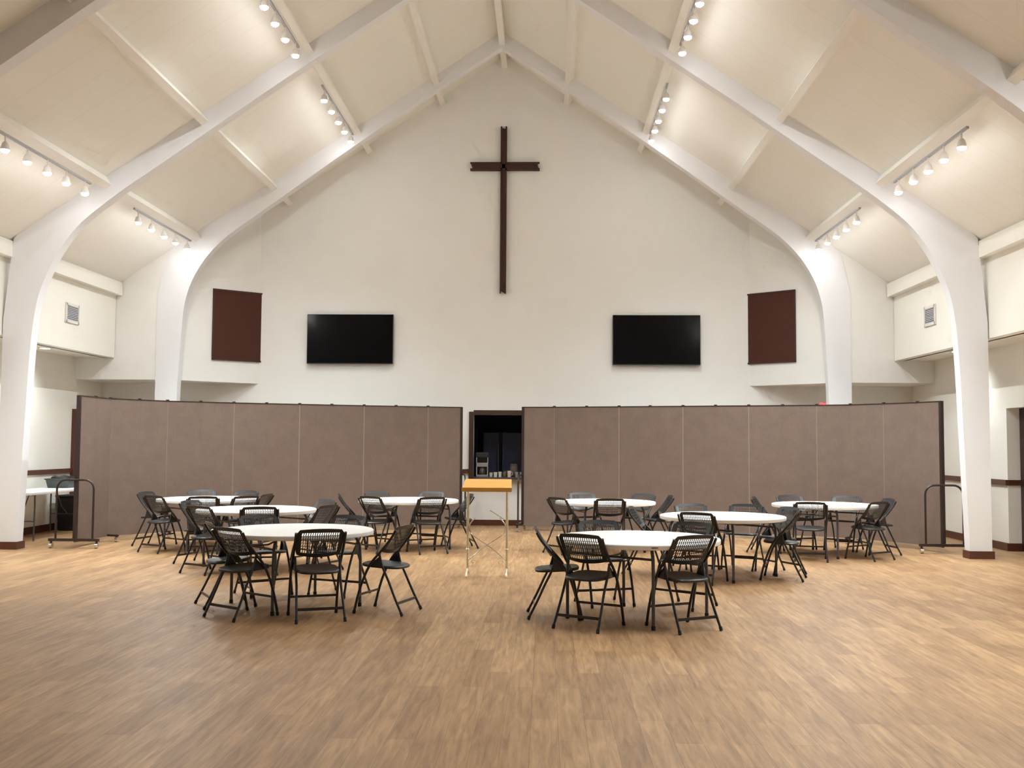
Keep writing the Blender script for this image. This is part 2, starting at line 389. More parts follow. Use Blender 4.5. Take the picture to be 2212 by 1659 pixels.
def place_lamp(x, y, z, label, tilt=None):
    global lamp0
    if lamp0 is None: lamp0 = make_lamp(); o = lamp0
    else: o = copy_tree(lamp0)
    o.location = (x, y, z); o['label'] = label
    if tilt is None:
        for c in o.children:
            if c.type == 'LIGHT': c.data = added_near_data
    if tilt:
        for c in o.children:
            if c.type == 'LIGHT': c.rotation_euler = Vector(tilt).to_track_quat('-Z', 'Y').to_euler()
for sg, nm in ((-1, 'left'), (1, 'right')):
    for x, row in ((2.78, 'upper'), (5.80, 'lower')):
        for bay, ys in BAY.items():
            if bay == 'near' and nm == 'left': continue
            zr = roof_z(x) - .185
            r = MB().box((sg * x, (ys[0] + ys[-1]) / 2, zr), (.034, ys[0] - ys[-1] + .35, .028)).build('light_track', 'grey')
            tag(r, 'thin track bar of the %s lamp row in the %s bay, %s roof slope' % (row, bay, nm), 'light track', 'lamp tracks under the roof')
            for k, y in enumerate(ys):
                place_lamp(sg * x, y, zr - .20, '%s lit track lamp of the %s row in the %s bay, %s roof slope' % (ordn[k], row, bay, nm), None if bay == 'near' else (-sg * (.48 if row == 'lower' else -.18), ((-.7, -.45, -.15, 0, 0) if bay == 'far' else (-.05, .05, .2, .36, .52))[k], -1))
# recessed downlights in the aisle ceilings
def downlight(x, y, label):
    t = thing('recessed_downlight', label, 'downlight', (x, y, 3.17), 0, 'aisle downlights')
    MB().lathe([(.085, .0), (.085, -.012), (.105, -.010), (.115, 0)], 24).build('trim_ring', 'whitepaint', t, smooth=SM)
    MB().lathe([(.086, -.003), (.05, -.014), (0, -.018)], 24).build('lens', 'canlens', t, smooth=SM)
    beam('downlight_beam', t, (0, 0, -.03), CAN_W, 130)
downlight(-7.62, 17.1, 'lit round downlight in the left aisle soffit beside the near column')
downlight(7.62, 17.1, 'lit round downlight in the right aisle soffit behind the column')
for y in (13.0, 9.0):  # out-of-view downlights added to light the aisle floors
    for sg in (-1, 1): downlight(sg * 7.62, y, 'unseen round downlight added for light, %s aisle at %s' % ('left' if sg < 0 else 'right', 'mid hall' if y > 10 else 'the near end'))

# ------------------------------------------------------------------ wall fittings
def cross():
    t = thing('wall_cross', 'tall dark wooden cross hung high on the white gable wall', 'cross', (0, YW, 0))
    for nm, cx, cz, w, h in (('upright', 0, 6.25, .125, 3.36), ('crossbar', .025, 7.125, 1.385, .165)):
        b = MB()
        if nm == 'upright':
            b.prism([(-w / 2, -.10, cz - h / 2), (-w / 2 + .03, -.10, cz - h / 2), (-w / 2 + .03, -.08, cz - h / 2 + .045), (w / 2 - .03, -.08, cz - h / 2 + .045), (w / 2 - .03, -.10, cz - h / 2), (w / 2, -.10, cz - h / 2), (w / 2, -.02, cz - h / 2), (w / 2 - .03, -.02, cz - h / 2 + .045), (-w / 2 + .03, -.02, cz - h / 2 + .045), (-w / 2, -.02, cz - h / 2)],
                    [(-w / 2, -.10, cz + h / 2), (-w / 2 + .03, -.10, cz + h / 2), (-w / 2 + .03, -.08, cz + h / 2 - .045), (w / 2 - .03, -.08, cz + h / 2 - .045), (w / 2 - .03, -.10, cz + h / 2), (w / 2, -.10, cz + h / 2), (w / 2, -.02, cz + h / 2), (w / 2 - .03, -.02, cz + h / 2 - .045), (-w / 2 + .03, -.02, cz + h / 2 - .045), (-w / 2, -.02, cz + h / 2)])
        else:
            A = lambda x, e: [(x, -.10, cz - h / 2), (x, -.10, cz - h / 2 + .04), (x - e, -.08, cz - h / 2 + .04), (x - e, -.08, cz + h / 2 - .04), (x, -.10, cz + h / 2 - .04), (x, -.10, cz + h / 2), (x, -.02, cz + h / 2), (x - e, -.02, cz + h / 2 - .04), (x - e, -.02, cz - h / 2 + .04), (x, -.02, cz - h / 2)]
            b.prism(A(cx - w / 2, -.045), A(cx + w / 2, .045))
        b.build(nm, 'darkwood', t)
    MB().box((0, -.01, 6.9), (.08, .02, .3)).build('wall_bracket', 'darkwood', t)
cross()
def tv(x, label):
    t = thing('television', label, 'television', (x, YW, 3.655), 0, 'wall televisions')
    MB().box((0, -.075, 0), (1.715, .05, .985)).build('casing', 'tvcase', t, bevel=.006)
    MB().box((0, -.1008, .004), (1.69, .003, .955)).build('screen', 'tvglass', t)
    MB().box((0, -.026, 0), (.4, .05, .3)).build('wall_mount', 'tvcase', t)
tv(-3.025, 'black flat television on the white wall left of the cross')
tv(3.03, 'black flat television on the white wall right of the cross')
ang = math.atan2(YW - (Y2 + .2), 6.12 - 4.87)
for sg, nm in ((-1, 'left'), (1, 'right')):
    # a point of the angled face
    cx_, cy_ = 5.215, YW - (5.215 - 4.87) * (YW - Y2 - .2) / (6.12 - 4.87)
    rz = ang * sg if sg > 0 else ang * sg
    t = thing('speaker_grille', 'tall brown cloth speaker grille on the angled wall at the %s of the stage end' % nm, 'speaker grille', (sg * cx_, cy_, 3.885), -sg * ang, 'brown wall grilles')
    W_, H_ = 1.02, 1.36
    f = MB()
    f.box((0, -.012, 0), (W_, .022, H_)).build('cloth', 'grille', t)
    f = MB()
    for a, b_, w, h in ((-W_ / 2, 0, .03, H_ + .03), (W_ / 2, 0, .03, H_ + .03), (0, H_ / 2, W_ + .03, .03), (0, -H_ / 2, W_ + .03, .03)):
        f.box((a, -.016, b_), (w, .032, h))
    f.build('frame', 'darkwood', t)
for sg, nm in ((-1, 'left'), (1, 'right')):
    t = thing('air_vent', 'small square grey air vent high on the %s clerestory wall' % nm, 'vent', (sg * 7.27, 17.29, 3.78), 0, 'wall vents')
    f = MB()
    for dy, dz, w, h in ((-.23, 0, .045, .335), (.23, 0, .045, .335), (0, .145, .46, .045), (0, -.145, .46, .045)): f.box((-sg * .012, dy, dz), (.024, w, h))
    f.build('frame', 'whitepaint', t)
    f = MB()
    for k in range(9): f.box((-sg * .010, 0, -.115 + k * .0287), (.016, .42, .020), Matrix.Rotation(sg * .5, 3, 'Y'))
    f.build('louvre', 'grey', t)
    MB().box((-sg * .002, 0, 0), (.003, .43, .26)).build('backing', 'grey', t)
# exit sign hanging under the right corner soffit
t = thing('exit_sign', 'red lit exit sign peeking over the right divider beside the far column', 'exit sign', (6.20, 19.72, 2.345), math.radians(-45))
MB().box((0, 0, 0), (.30, .05, .20)).build('housing', 'signbody', t, bevel=.006)
MB().tube([(0, 0, .10), (0, 0, .42)], .012, 8).build('stem', 'signbody', t, smooth=SM)
f = MB(); S = .022
def stroke(x, z, w, h): f.box((x, -.028, z), (w, .008, h))
for sx, ch in ((-.105, 'E'), (-.035, 'X'), (.03, 'I'), (.095, 'T')):
    if ch == 'E':
        stroke(sx - .018, 0, .014, .13)
        for z in (.058, 0, -.058): stroke(sx + .004, z, .05, .014)
    elif ch == 'X':
        for a in (.38, -.38): f.box((sx, -.028, 0), (.014, .008, .138), Matrix.Rotation(a, 3, 'Y'))
    elif ch == 'I': stroke(sx, 0, .014, .13)
    else: stroke(sx, .058, .06, .014); stroke(sx, 0, .014, .13)
f.build('letters', 'red', t)['label'] = 'glowing red letters'

# ------------------------------------------------------------------ hatch counter, kitchen and what stands on the counter
tag(MB().box(((PX0 + PX1) / 2, YW + .10, PZ0 + .025), (PX1 - PX0 - .012, .50, .045)).build('serving_counter', 'counter', bevel=.006), 'dark narrow counter top in the serving hatch behind the lectern', 'counter')
CT = PZ0 + .048
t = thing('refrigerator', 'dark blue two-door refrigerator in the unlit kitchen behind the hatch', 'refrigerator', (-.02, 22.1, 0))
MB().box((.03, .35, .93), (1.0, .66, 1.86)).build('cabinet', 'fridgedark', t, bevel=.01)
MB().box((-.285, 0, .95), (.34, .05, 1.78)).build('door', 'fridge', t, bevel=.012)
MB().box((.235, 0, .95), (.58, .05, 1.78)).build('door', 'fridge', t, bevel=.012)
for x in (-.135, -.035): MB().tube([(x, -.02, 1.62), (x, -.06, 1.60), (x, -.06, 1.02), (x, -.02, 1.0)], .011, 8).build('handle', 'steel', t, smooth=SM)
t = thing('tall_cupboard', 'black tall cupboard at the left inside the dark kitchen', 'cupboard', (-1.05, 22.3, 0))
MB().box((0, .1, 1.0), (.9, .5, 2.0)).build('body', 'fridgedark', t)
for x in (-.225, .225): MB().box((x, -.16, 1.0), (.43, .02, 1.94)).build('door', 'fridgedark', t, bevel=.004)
t = thing('coffee_maker', 'black and silver coffee maker at the left end of the hatch counter', 'coffee maker', (-.385, YW + .08, CT))
MB().box((0, .0, .02), (.23, .22, .04)).build('base', 'steel', t, bevel=.006)
MB().box((0, .075, .24), (.225, .07, .44)).build('tower', 'blackplastic', t, bevel=.006)
MB().box((0, .0, .43), (.245, .22, .10)).build('head', 'blackplastic', t, bevel=.012)
MB().prism([(-.115, -.10, .20), (.115, -.10, .20), (.115, -.03, .20), (-.115, -.03, .20)], [(-.115, -.10, .275), (.115, -.10, .275), (.115, -.03, .275), (-.115, -.03, .275)]).build('brew_basket', 'steel', t, bevel=.006)
for s in (-1, 1): MB().prism([(s * .115, -.09, .03), (s * .098, -.09, .03), (s * .098, -.03, .03), (s * .115, -.03, .03)], [(s * .117, -.09, .38), (s * .103, -.09, .38), (s * .103, -.03, .38), (s * .117, -.03, .38)]).build('side_rail', 'chrome', t)
cf = MB().lathe([(0, .045), (.06, .045), (.075, .075), (.07, .13), (.05, .17), (.045, .185), (0, .185)], 20, (0, -.03, 0)).build('carafe', 'coffeeglass', t, smooth=SM)
MB().tube([(0, -.10, .16), (0, -.135, .15), (0, -.14, .09), (0, -.10, .08)], .009, 8).build('carafe_handle', 'chrome', cf, smooth=SM)
def cup(x, y, r, h, m, label, handle=False, name='cup'):
    t = thing(name, label, 'cup', (x, y, CT), 0, 'cups on the hatch counter')
    MB().lathe([(0, 0), (r * .8, 0), (r, h), (r * .93, h), (r * .72, .006), (0, .006)], 18).build('body', m, t, smooth=SM)
    if handle: MB().tube([(r * .92, 0, h * .8), (r * 1.5, 0, h * .72), (r * 1.5, 0, h * .35), (r * .85, 0, h * .25)], .006, 8).build('handle', m, t, smooth=SM)
cup(-.205, YW - .02, .035, .085, 'cup', 'cream paper cup on the hatch counter nearest the coffee maker')
cup(-.118, YW - .06, .038, .095, 'cup', 'cream paper cup second from the coffee maker on the hatch counter')
cup(-.030, YW - .06, .033, .105, 'cup', 'slim cream cup beside the olive jar on the hatch counter')
cup(.152, YW - .06, .040, .125, 'mug', 'pale pink mug in front of the brown canister on the counter', True, 'mug')
cup(.300, YW - .04, .035, .10, 'greycup', 'pale grey cup right of the brown canister on the counter')
cup(.392, YW - .06, .036, .10, 'greycup', 'grey cup last at the right by the divider edge')
t = thing('jar', 'small olive green jar among the cups on the hatch counter', 'jar', (.062, YW - .02, CT))
MB().lathe([(0, 0), (.038, 0), (.040, .01), (.040, .085), (.028, .10), (0, .10)], 18).build('body', 'jar', t, smooth=SM)
MB().lathe([(.031, .095), (.032, .12), (0, .121)], 18).build('lid', 'brownbox', t, smooth=SM)
t = thing('canister', 'tall brown canister standing behind the pink mug on the counter', 'canister', (.235, YW + .10, CT))
MB().lathe([(0, 0), (.070, 0), (.072, .01), (.072, .20), (.062, .215), (0, .215)], 22).build('body', 'brownbox', t, smooth=SM)
MB().lathe([(.066, .21), (.067, .245), (.05, .255), (0, .257)], 22).build('lid', 'brownbox', t, smooth=SM)

# ------------------------------------------------------------------ room dividers
HT, GAP = 2.275, .085
LJ = [(-6.18, 15.30), (-6.17, 15.85), (-6.15, 16.35), (-5.85, 16.80), (-5.535, 17.20), (-5.085, 17.55), (-4.60, 17.85), (-4.09, 18.10), (-3.56, 18.35), (-3.03, 18.60), (-2.48, 18.83), (-1.92, 19.05), (-1.35, 19.28), (-.735, 19.45)]
RJ = [(.44, 19.20), (1.02, 19.10), (1.61, 18.90), (2.19, 18.70), (2.73, 18.50), (3.29, 18.30), (3.83, 18.10), (4.37, 17.92), (4.91, 17.74), (5.44, 17.55), (5.92, 17.27), (6.31, 16.78), (6.66, 16.25), (6.83, 15.75)]
def divider(J, end_first, label):
    """J: joints from one end to the other; end_first: the outward folded end comes first"""
    c = Vector((sum(p[0] for p in J) / len(J), sum(p[1] for p in J) / len(J), 0))
    t = thing('room_divider', label, 'room divider', c, 0, 'folding fabric room dividers')
    P = [Vector((x, y, 0)) - c for x, y in J]
    n = len(P) - 1
    for i in range(n):
        a, b = P[i], P[i + 1]; d = b - a; L = d.length; d.normalize()
        rot = Matrix.Rotation(math.atan2(d.y, d.x), 3, 'Z')
        MB().box((a + b) / 2 + Vector((0, 0, (HT + GAP) / 2)), (L - .006, .038, HT - GAP), rot).build('panel', 'fabric', t)
        bar = MB().box((a + b) / 2 + Vector((0, 0, HT + .008)), (L - .004, .044, .018), rot).build('top_rail', 'divframe', t)
    for i in range(1, n):
        p = P[i]
        h = MB().tube([p + Vector((0, 0, GAP)), p + Vector((0, 0, HT))], .021, 8).build('hinge', 'hinge' if i % 2 == (0 if end_first else 1) else 'fabric', t, smooth=SM)
        MB().lathe([(0, 0), (.028, 0), (.028, .032), (0, .034)], 12, p + Vector((0, 0, HT))).build('hinge_cap', 'divframe', t, smooth=SM)
    for i, q in ((0, 1), (n, n - 1)):
        p = P[i]; d = (P[q] - p).normalized(); s = Vector((-d.y, d.x, 0))
        if abs(s.x) > abs(s.y): s = Vector((1, 0, 0)) if s.x > 0 else Vector((-1, 0, 0))
        rot = Matrix.Rotation(math.atan2(d.y, d.x), 3, 'Z')
        MB().box(p + Vector((0, 0, (HT + .12) / 2 + .005)), (.045, .055, HT - .10), rot).build('end_post', 'divframe', t)
        W = .28; r = .14; top = 1.02; pts = [p - s * W + Vector((0, 0, .14)), p - s * W + Vector((0, 0, top - r))]
        for k in range(1, 7):
            a = PI / 2 * k / 6; pts.append(p - s * (W - r + r * math.cos(a)) + Vector((0, 0, top - r + r * math.sin(a))))
        for k in range(0, 7):
            a = PI / 2 * k / 6; pts.append(p + s * (W - r + r * math.sin(a)) + Vector((0, 0, top - r + r * math.cos(a))))
        pts.append(p + s * W + Vector((0, 0, .14)))
        o = -d * .032
        e = MB().tube([x + o for x in pts], .016, 10).build('end_frame', 'divframe', t, smooth=SM)
        MB().box(p + o + Vector((0, 0, .125)), (.76, .045, .04), Matrix.Rotation(math.atan2(s.y, s.x), 3, 'Z')).build('base_bar', 'divframe', t)
        for k in (-1, 1): caster(p + o + s * .345 * k, t)
    for i in range(2, n - 1, 2):
        p = P[i]; d = (P[i + 1] - P[i - 1]).normalized(); s = Vector((-d.y, d.x, 0))
        MB().box(p + Vector((0, 0, .10)), (.46, .03, .03), Matrix.Rotation(math.atan2(s.y, s.x), 3, 'Z')).build('base_bar', 'divframe', t)
        for k in (-1, 1): caster(p + s * .20 * k, t)
    return t
def caster(p, t):
    c = MB().tube([p + Vector((0, 0, .115)), p + Vector((0, 0, .07))], .018, 8).build('caster', 'divframe', t, smooth=SM)
    MB().tube([p + Vector((-.022, 0, .040)), p + Vector((.022, 0, .040))], .040, 16).build('wheel', 'chrome', c, smooth=SM)['label'] = 'shiny caster wheel'
divider(LJ, True, 'long brown fabric folding divider left of the serving hatch')
divider(RJ, False, 'long brown fabric folding divider right of the serving hatch')

# ------------------------------------------------------------------ round tables
TABLES = {  # key: x, y, label
    'FL': (-1.613, 10.202, 'nearest white round folding table left of the lectern'),
    'FR': (1.713, 9.677, 'nearest white round folding table right of the lectern, with small grey sticker on its rim'),
    'ML': (-2.881, 13.30, 'middle white round table of the left side, directly behind the nearest left table'),
    'MR': (3.029, 12.784, 'middle white round table of the right side, directly behind the nearest right table'),
    'BL': (-4.283, 15.627, 'white round table farthest to the left, by the left divider'),
    'BCL': (-1.232, 15.775, 'white round table just left of the lectern, before the left divider'),
    'BCR': (1.769, 15.769, 'white round table just right of the lectern, before the right divider'),
    'BR': (4.991, 15.465, 'white round table farthest to the right, by the right divider')}
def make_table():
    t = thing('round_table', '', 'table', (0, 0, 0), 0, 'white round folding tables')
    MB().lathe([(0, .740), (.745, .740), (.757, .737), (.762, .730), (.762, .702), (.757, .694), (.742, .692), (.738, .708), (0, .708)], 72).build('tabletop', 'whiteplastic', t, smooth=math.radians(30))
    MB().lathe([(.60, .709), (.60, .685), (.58, .685), (.58, .709)], 48).build('support_ring', 'tablegrey', t, smooth=SM)
    r = .655
    A = [Vector((r * math.cos(a), r * math.sin(a), 0)) for a in (0, PI / 2, PI, 3 * PI / 2)]
    for p in A:
        q = p * .91
        leg = MB().tube([p + Vector((0, 0, .012)), p + Vector((0, 0, .45)), p * .985 + Vector((0, 0, .60)), q + Vector((0, 0, .69))], .0155, 10).build('leg', 'tablegrey', t, smooth=SM)
        MB().lathe([(0, 0), (.019, 0), (.019, .035), (.016, .037), (0, .037)], 12, p).build('foot_cap', 'rubber', leg, smooth=SM)
    for i, j in ((0, 1), (2, 3)):
        a, b = A[i] * .985 + Vector((0, 0, .60)), A[j] * .985 + Vector((0, 0, .60))
        MB().tube([a, b], .011, 8).build('crossbar', 'tablegrey', t, smooth=SM)
        m = (a + b) / 2
        MB().tube([m, m * .65 + Vector((0, 0, .215)), m * .12 + Vector((0, 0, .63))], .009, 8).build('brace', 'tablegrey', t, smooth=SM)
    return t
tb0 = make_table(); first = True
for k, (x, y, lb) in TABLES.items():
    o = tb0 if first else copy_tree(tb0); first = False
    o.location = (x, y, 0); o['label'] = lb; o.rotation_euler.z = {'FL': -.08, 'FR': .12, 'MR': .02}.get(k, random.uniform(-.6, .6))
    if k == 'FR': fr_table = o
a = math.radians(-84) - fr_table.rotation_euler.z
MB().box((.7633 * math.cos(a), .7633 * math.sin(a), .716), (.003, .058, .013), Matrix.Rotation(a, 3, 'Z')).build('sticker', 'sticker', fr_table)['label'] = 'small grey sticker on the rim'

# ------------------------------------------------------------------ folding chairs
def make_chair():
    t = thing('folding_chair', '', 'chair', (0, 0, 0), 0, 'black folding chairs at the round tables')
    # rear-view: sitter looks towards +Y
    xs = .222
    def post(s):
        p = [(s * xs, -.195, .790), (s * xs, -.150, .715), (s * xs, -.055, .600), (s * xs, .055, .475), (s * xs, .130, .330), (s * xs, .185, .17), (s * xs, .222, .02)]
        q = smooth3(p, 4)
        leg = MB().tube(q, .0125, 10).build('leg', 'blackmetal', t, smooth=SM)
        MB().tube([(s * xs, .218, .034), (s * xs, .2255, .004)], .0155, 10).build('foot_cap', 'rubber', leg, smooth=SM)
    def rear(s):
        x2 = s * .200
        p = [(s * .204, -.022, .565), (x2, -.050, .455), (x2, -.120, .31), (x2 * 1.04, -.185, .17), (x2 * 1.08, -.262, .02)]
        leg = MB().tube(smooth3(p, 4), .0115, 10).build('leg', 'blackmetal', t, smooth=SM)
        MB().tube([(x2 * 1.075, -.256, .034), (x2 * 1.085, -.268, .004)], .0145, 10).build('foot_cap', 'rubber', leg, smooth=SM)
    for s in (-1, 1): post(s)
    for s in (-1, 1): rear(s)
    MB().box((0, .185, .175), (2 * xs - .02, .008, .022)).build('front_bar', 'blackmetal', t, bevel=.002)
    MB().box((0, -.213, .115), (.412, .007, .026)).build('rear_bar', 'blackmetal', t, bevel=.002)
    for s in (-1, 1):
        MB().prism([(s * .2075, -.045, .44), (s * .2075, .10, .44), (s * .2075, .06, .468), (s * .2075, -.03, .545)],
                   [(s * .2125, -.045, .44), (s * .2125, .10, .44), (s * .2125, .06, .468), (s * .2125, -.03, .545)]).build('hinge_plate', 'blackmetal', t)
    # seat: rounded shell
    b = MB(); rings = []; n = 40
    for f, dz in ((.001, -.010), (.45, -.008), (.80, -.001), (.95, .002), (1.0, -.007), (.985, -.024), (.90, -.018), (.4, -.022), (.001, -.022)):
        ring = []
        for k in range(n):
            a = 2 * PI * k / n; ca, sa = math.cos(a), math.sin(a)
            rr = (abs(ca) ** 3.4 + abs(sa) ** 3.4) ** (-1 / 3.4)
            x, y = .196 * rr * ca * f, .205 * rr * sa * f
            ring.append(b.bm.verts.new((x * (1 + .06 * y / .2), y, .455 + dz + .02 * y / .2 * .6)))
        rings.append(ring)
    for p, q in zip(rings, rings[1:]):
        for k in range(n): b.bm.faces.new((p[k], p[(k + 1) % n], q[(k + 1) % n], q[k]))
    b.bm.faces.new(rings[0]); b.bm.faces.new(rings[-1][::-1])
    b.build('seat', 'blackplastic', t, smooth=SM)
    # perforated backrest
    bm = bmesh.new(); nx, ny = 21, 8
    def line(sv):   # height fraction 0..1 -> (y, z)
        z = .585 + .232 * sv
        y = -.040 - .155 * sv ** .92
        return y, z
    def P(i, j, du=0., dv=0.):
        u = -1 + 2 * (i + du) / nx; v = (j + dv) / ny
        hw = .206 + .008 * v
        if v > .84: hw -= .026 * ((v - .84) / .16) ** 1.6
        if v < .18: hw -= .012 * ((.18 - v) / .18) ** 1.5
        y, z = line(v)
        e = 1 - u * u
        z += (-.026 * (1 - v) + .010 * v) * e
        return Vector((u * hw, y - .022 * e, z))
    G = {}
    def g(i, j):
        if (i, j) not in G: G[i, j] = bm.verts.new(P(i, j))
        return G[i, j]
    for i in range(nx):
        for j in range(ny):
            a, bb, c_, d_ = g(i, j), g(i + 1, j), g(i + 1, j + 1), g(i, j + 1)
            if 2 <= i < nx - 2 and 1 <= j < ny - 1:
                sl = .10
                q = [bm.verts.new(P(i, j, .17 - sl, .06)), bm.verts.new(P(i, j, .83 - sl, .06)), bm.verts.new(P(i, j, .83 + sl, .94)), bm.verts.new(P(i, j, .17 + sl, .94))]
                o4 = [a, bb, c_, d_]
                for k in range(4): bm.faces.new((o4[k], o4[(k + 1) % 4], q[(k + 1) % 4], q[k]))
            else: bm.faces.new((a, bb, c_, d_))
    bmesh.ops.recalc_face_normals(bm, faces=bm.faces)
    bmesh.ops.solidify(bm, geom=bm.faces[:], thickness=.0035)
    m = MB(); m.bm.free(); m.bm = bm
    m.build('backrest', 'blackplastic', t)
    return t
def smooth3(p, n):
    out = []
    for i in range(len(p) - 1):
        p0, p1, p2, p3 = p[max(i - 1, 0)], p[i], p[i + 1], p[min(i + 2, len(p) - 1)]
        for k in range(n):
            s = k / n
            out.append(tuple(.5 * ((2 * p1[a]) + (-p0[a] + p2[a]) * s + (2 * p0[a] - 5 * p1[a] + 4 * p2[a] - p3[a]) * s * s + (-p0[a] + 3 * p1[a] - 3 * p2[a] + p3[a]) * s ** 3) for a in range(3)))
    out.append(p[-1]); return out
nFL, nFR, nML, nMR = 'nearest left table', 'nearest right table', 'middle left table', 'middle right table'
nBL, nBCL, nBCR, nBR = 'far-left table', 'table just left of the lectern', 'table just right of the lectern', 'far-right table'
CH_ = [  # table, back-top x, y, facing (or None), label
    ('FL', -2.04, 9.34, (.59, .81), 'black folding chair at front-left of the ' + nFL + ', backrest toward us, shiny rear bar'),
    ('FL', -2.43, 10.02, (.85, .48), 'black folding chair at the left of the ' + nFL + ', overlapped by the front-left chair'),
    ('FL', -1.16, 9.26, (-.37, .93), 'black folding chair at front of the ' + nFL + ', white rim showing through its mesh'),
    ('FL', -.47, 9.80, (-.955, .29), 'black folding chair standing clear at the right of the ' + nFL),
    ('FL', -2.22, 11.00, None, 'black folding chair behind the ' + nFL + ', the left of two facing us'),
    ('FL', -1.24, 11.06, None, 'black folding chair behind the ' + nFL + ', the right of two facing us'),
    ('FR', 1.15, 9.00, (.5, .86), 'black folding chair at front-left of the ' + nFR + ', backrest toward us'),
    ('FR', 2.15, 8.99, (-.48, .88), 'black folding chair at front-right of the ' + nFR + ', backrest toward us'),
    ('FR', .77, 9.70, (.99, .03), 'black folding chair seen side-on at the left of the ' + nFR),
    ('FR', 1.39, 10.62, None, 'black folding chair behind the ' + nFR + ', the left of two facing us'),
    ('FR', 2.35, 10.50, None, 'black folding chair behind the ' + nFR + ', the right of two facing us'),
    ('ML', -3.87, 13.62, None, 'black folding chair at the rear left of the ' + nML),
    ('ML', -3.36, 12.45, None, 'black folding chair at the front left of the ' + nML),
    ('ML', -2.59, 12.38, None, 'black folding chair at the front of the ' + nML + ', backrest toward us'),
    ('ML', -2.13, 14.06, None, 'black folding chair at the rear right of the ' + nML),
    ('ML', -1.84, 12.83, None, 'black folding chair at the front right of the ' + nML),
    ('MR', 2.60, 12.04, None, 'black folding chair at the front of the ' + nMR + ', backrest toward us'),
    ('MR', 2.78, 13.80, None, 'black folding chair behind the ' + nMR + ', left of two facing us'),
    ('MR', 3.52, 13.78, None, 'black folding chair behind the ' + nMR + ', right of two facing us'),
    ('MR', 3.95, 13.20, None, 'black folding chair at the rear right of the ' + nMR),
    ('MR', 3.88, 12.50, None, 'black folding chair at the right of the ' + nMR + ', seen side-on'),
    ('MR', 1.93, 13.05, None, 'black folding chair at the left of the ' + nMR + ', half hidden by its top'),
    ('BL', -5.34, 15.85, None, 'black folding chair at the rear left of the ' + nBL),
    ('BL', -4.80, 14.75, None, 'black folding chair at the front left of the ' + nBL),
    ('BL', -4.72, 16.62, None, 'black folding chair behind the ' + nBL + ', left of two facing us'),
    ('BL', -3.95, 16.52, None, 'black folding chair behind the ' + nBL + ', right of two facing us'),
    ('BL', -3.33, 15.47, None, 'black folding chair at the right of the ' + nBL + ', seen edge-on'),
    ('BL', -4.03, 14.62, None, 'black folding chair at the front of the ' + nBL + ', the left one'),
    ('BL', -3.46, 14.82, None, 'black folding chair at the front of the ' + nBL + ', the right one'),
    ('BCL', -2.27, 15.60, None, 'black folding chair seen side-on at the left of the ' + nBCL),
    ('BCL', -1.71, 15.04, None, 'black folding chair at the front left of the ' + nBCL),
    ('BCL', -1.85, 16.50, None, 'black folding chair behind the left end of the ' + nBCL),
    ('BCL', -.78, 14.97, None, 'black folding chair at the front right of the ' + nBCL),
    ('BCL', -.96, 16.62, None, 'black folding chair behind the right end of the ' + nBCL),
    ('BCL', -.29, 15.95, (-.96, -.28), 'black folding chair half hidden behind the left leg of the lectern'),
    ('BCR', 1.02, 15.16, None, 'black folding chair at the front left of the ' + nBCR),
    ('BCR', 1.44, 16.70, None, 'black folding chair behind the left end of the ' + nBCR),
    ('BCR', 1.79, 14.93, None, 'black folding chair at the front of the ' + nBCR),
    ('BCR', 2.43, 16.52, None, 'black folding chair behind the right end of the ' + nBCR),
    ('BCR', 2.79, 15.98, (-.99, -.08), 'black folding chair seen side-on at the right of the ' + nBCR),
    ('BR', 4.71, 16.46, None, 'black folding chair behind the left end of the ' + nBR),
    ('BR', 5.56, 16.28, None, 'black folding chair behind the right end of the ' + nBR),
    ('BR', 4.53, 14.46, (.2, .98), 'black folding chair at the front of the ' + nBR + ', square to us'),
    ('BR', 5.55, 14.68, None, 'black folding chair at the front right of the ' + nBR),
    ('BR', 5.98, 15.58, None, 'black folding chair at the right of the ' + nBR + ', behind the front-right chair'),
    ('BR', 4.02, 15.82, None, 'black folding chair at the left of the ' + nBR + ', only its top showing'),
]
ch0 = make_chair(); first = True
for tk, x, y, f, lb in CH_:
    o = ch0 if first else copy_tree(ch0); first = False
    tx, ty, _ = TABLES[tk]
    if f is None: f = (tx - x, ty - y)
    L = math.hypot(*f); f = (f[0] / L, f[1] / L)
    o.location = (x + .195 * f[0], y + .195 * f[1], 0)
    o.rotation_euler = (0, 0, math.atan2(f[1], f[0]) - PI / 2); o['label'] = lb

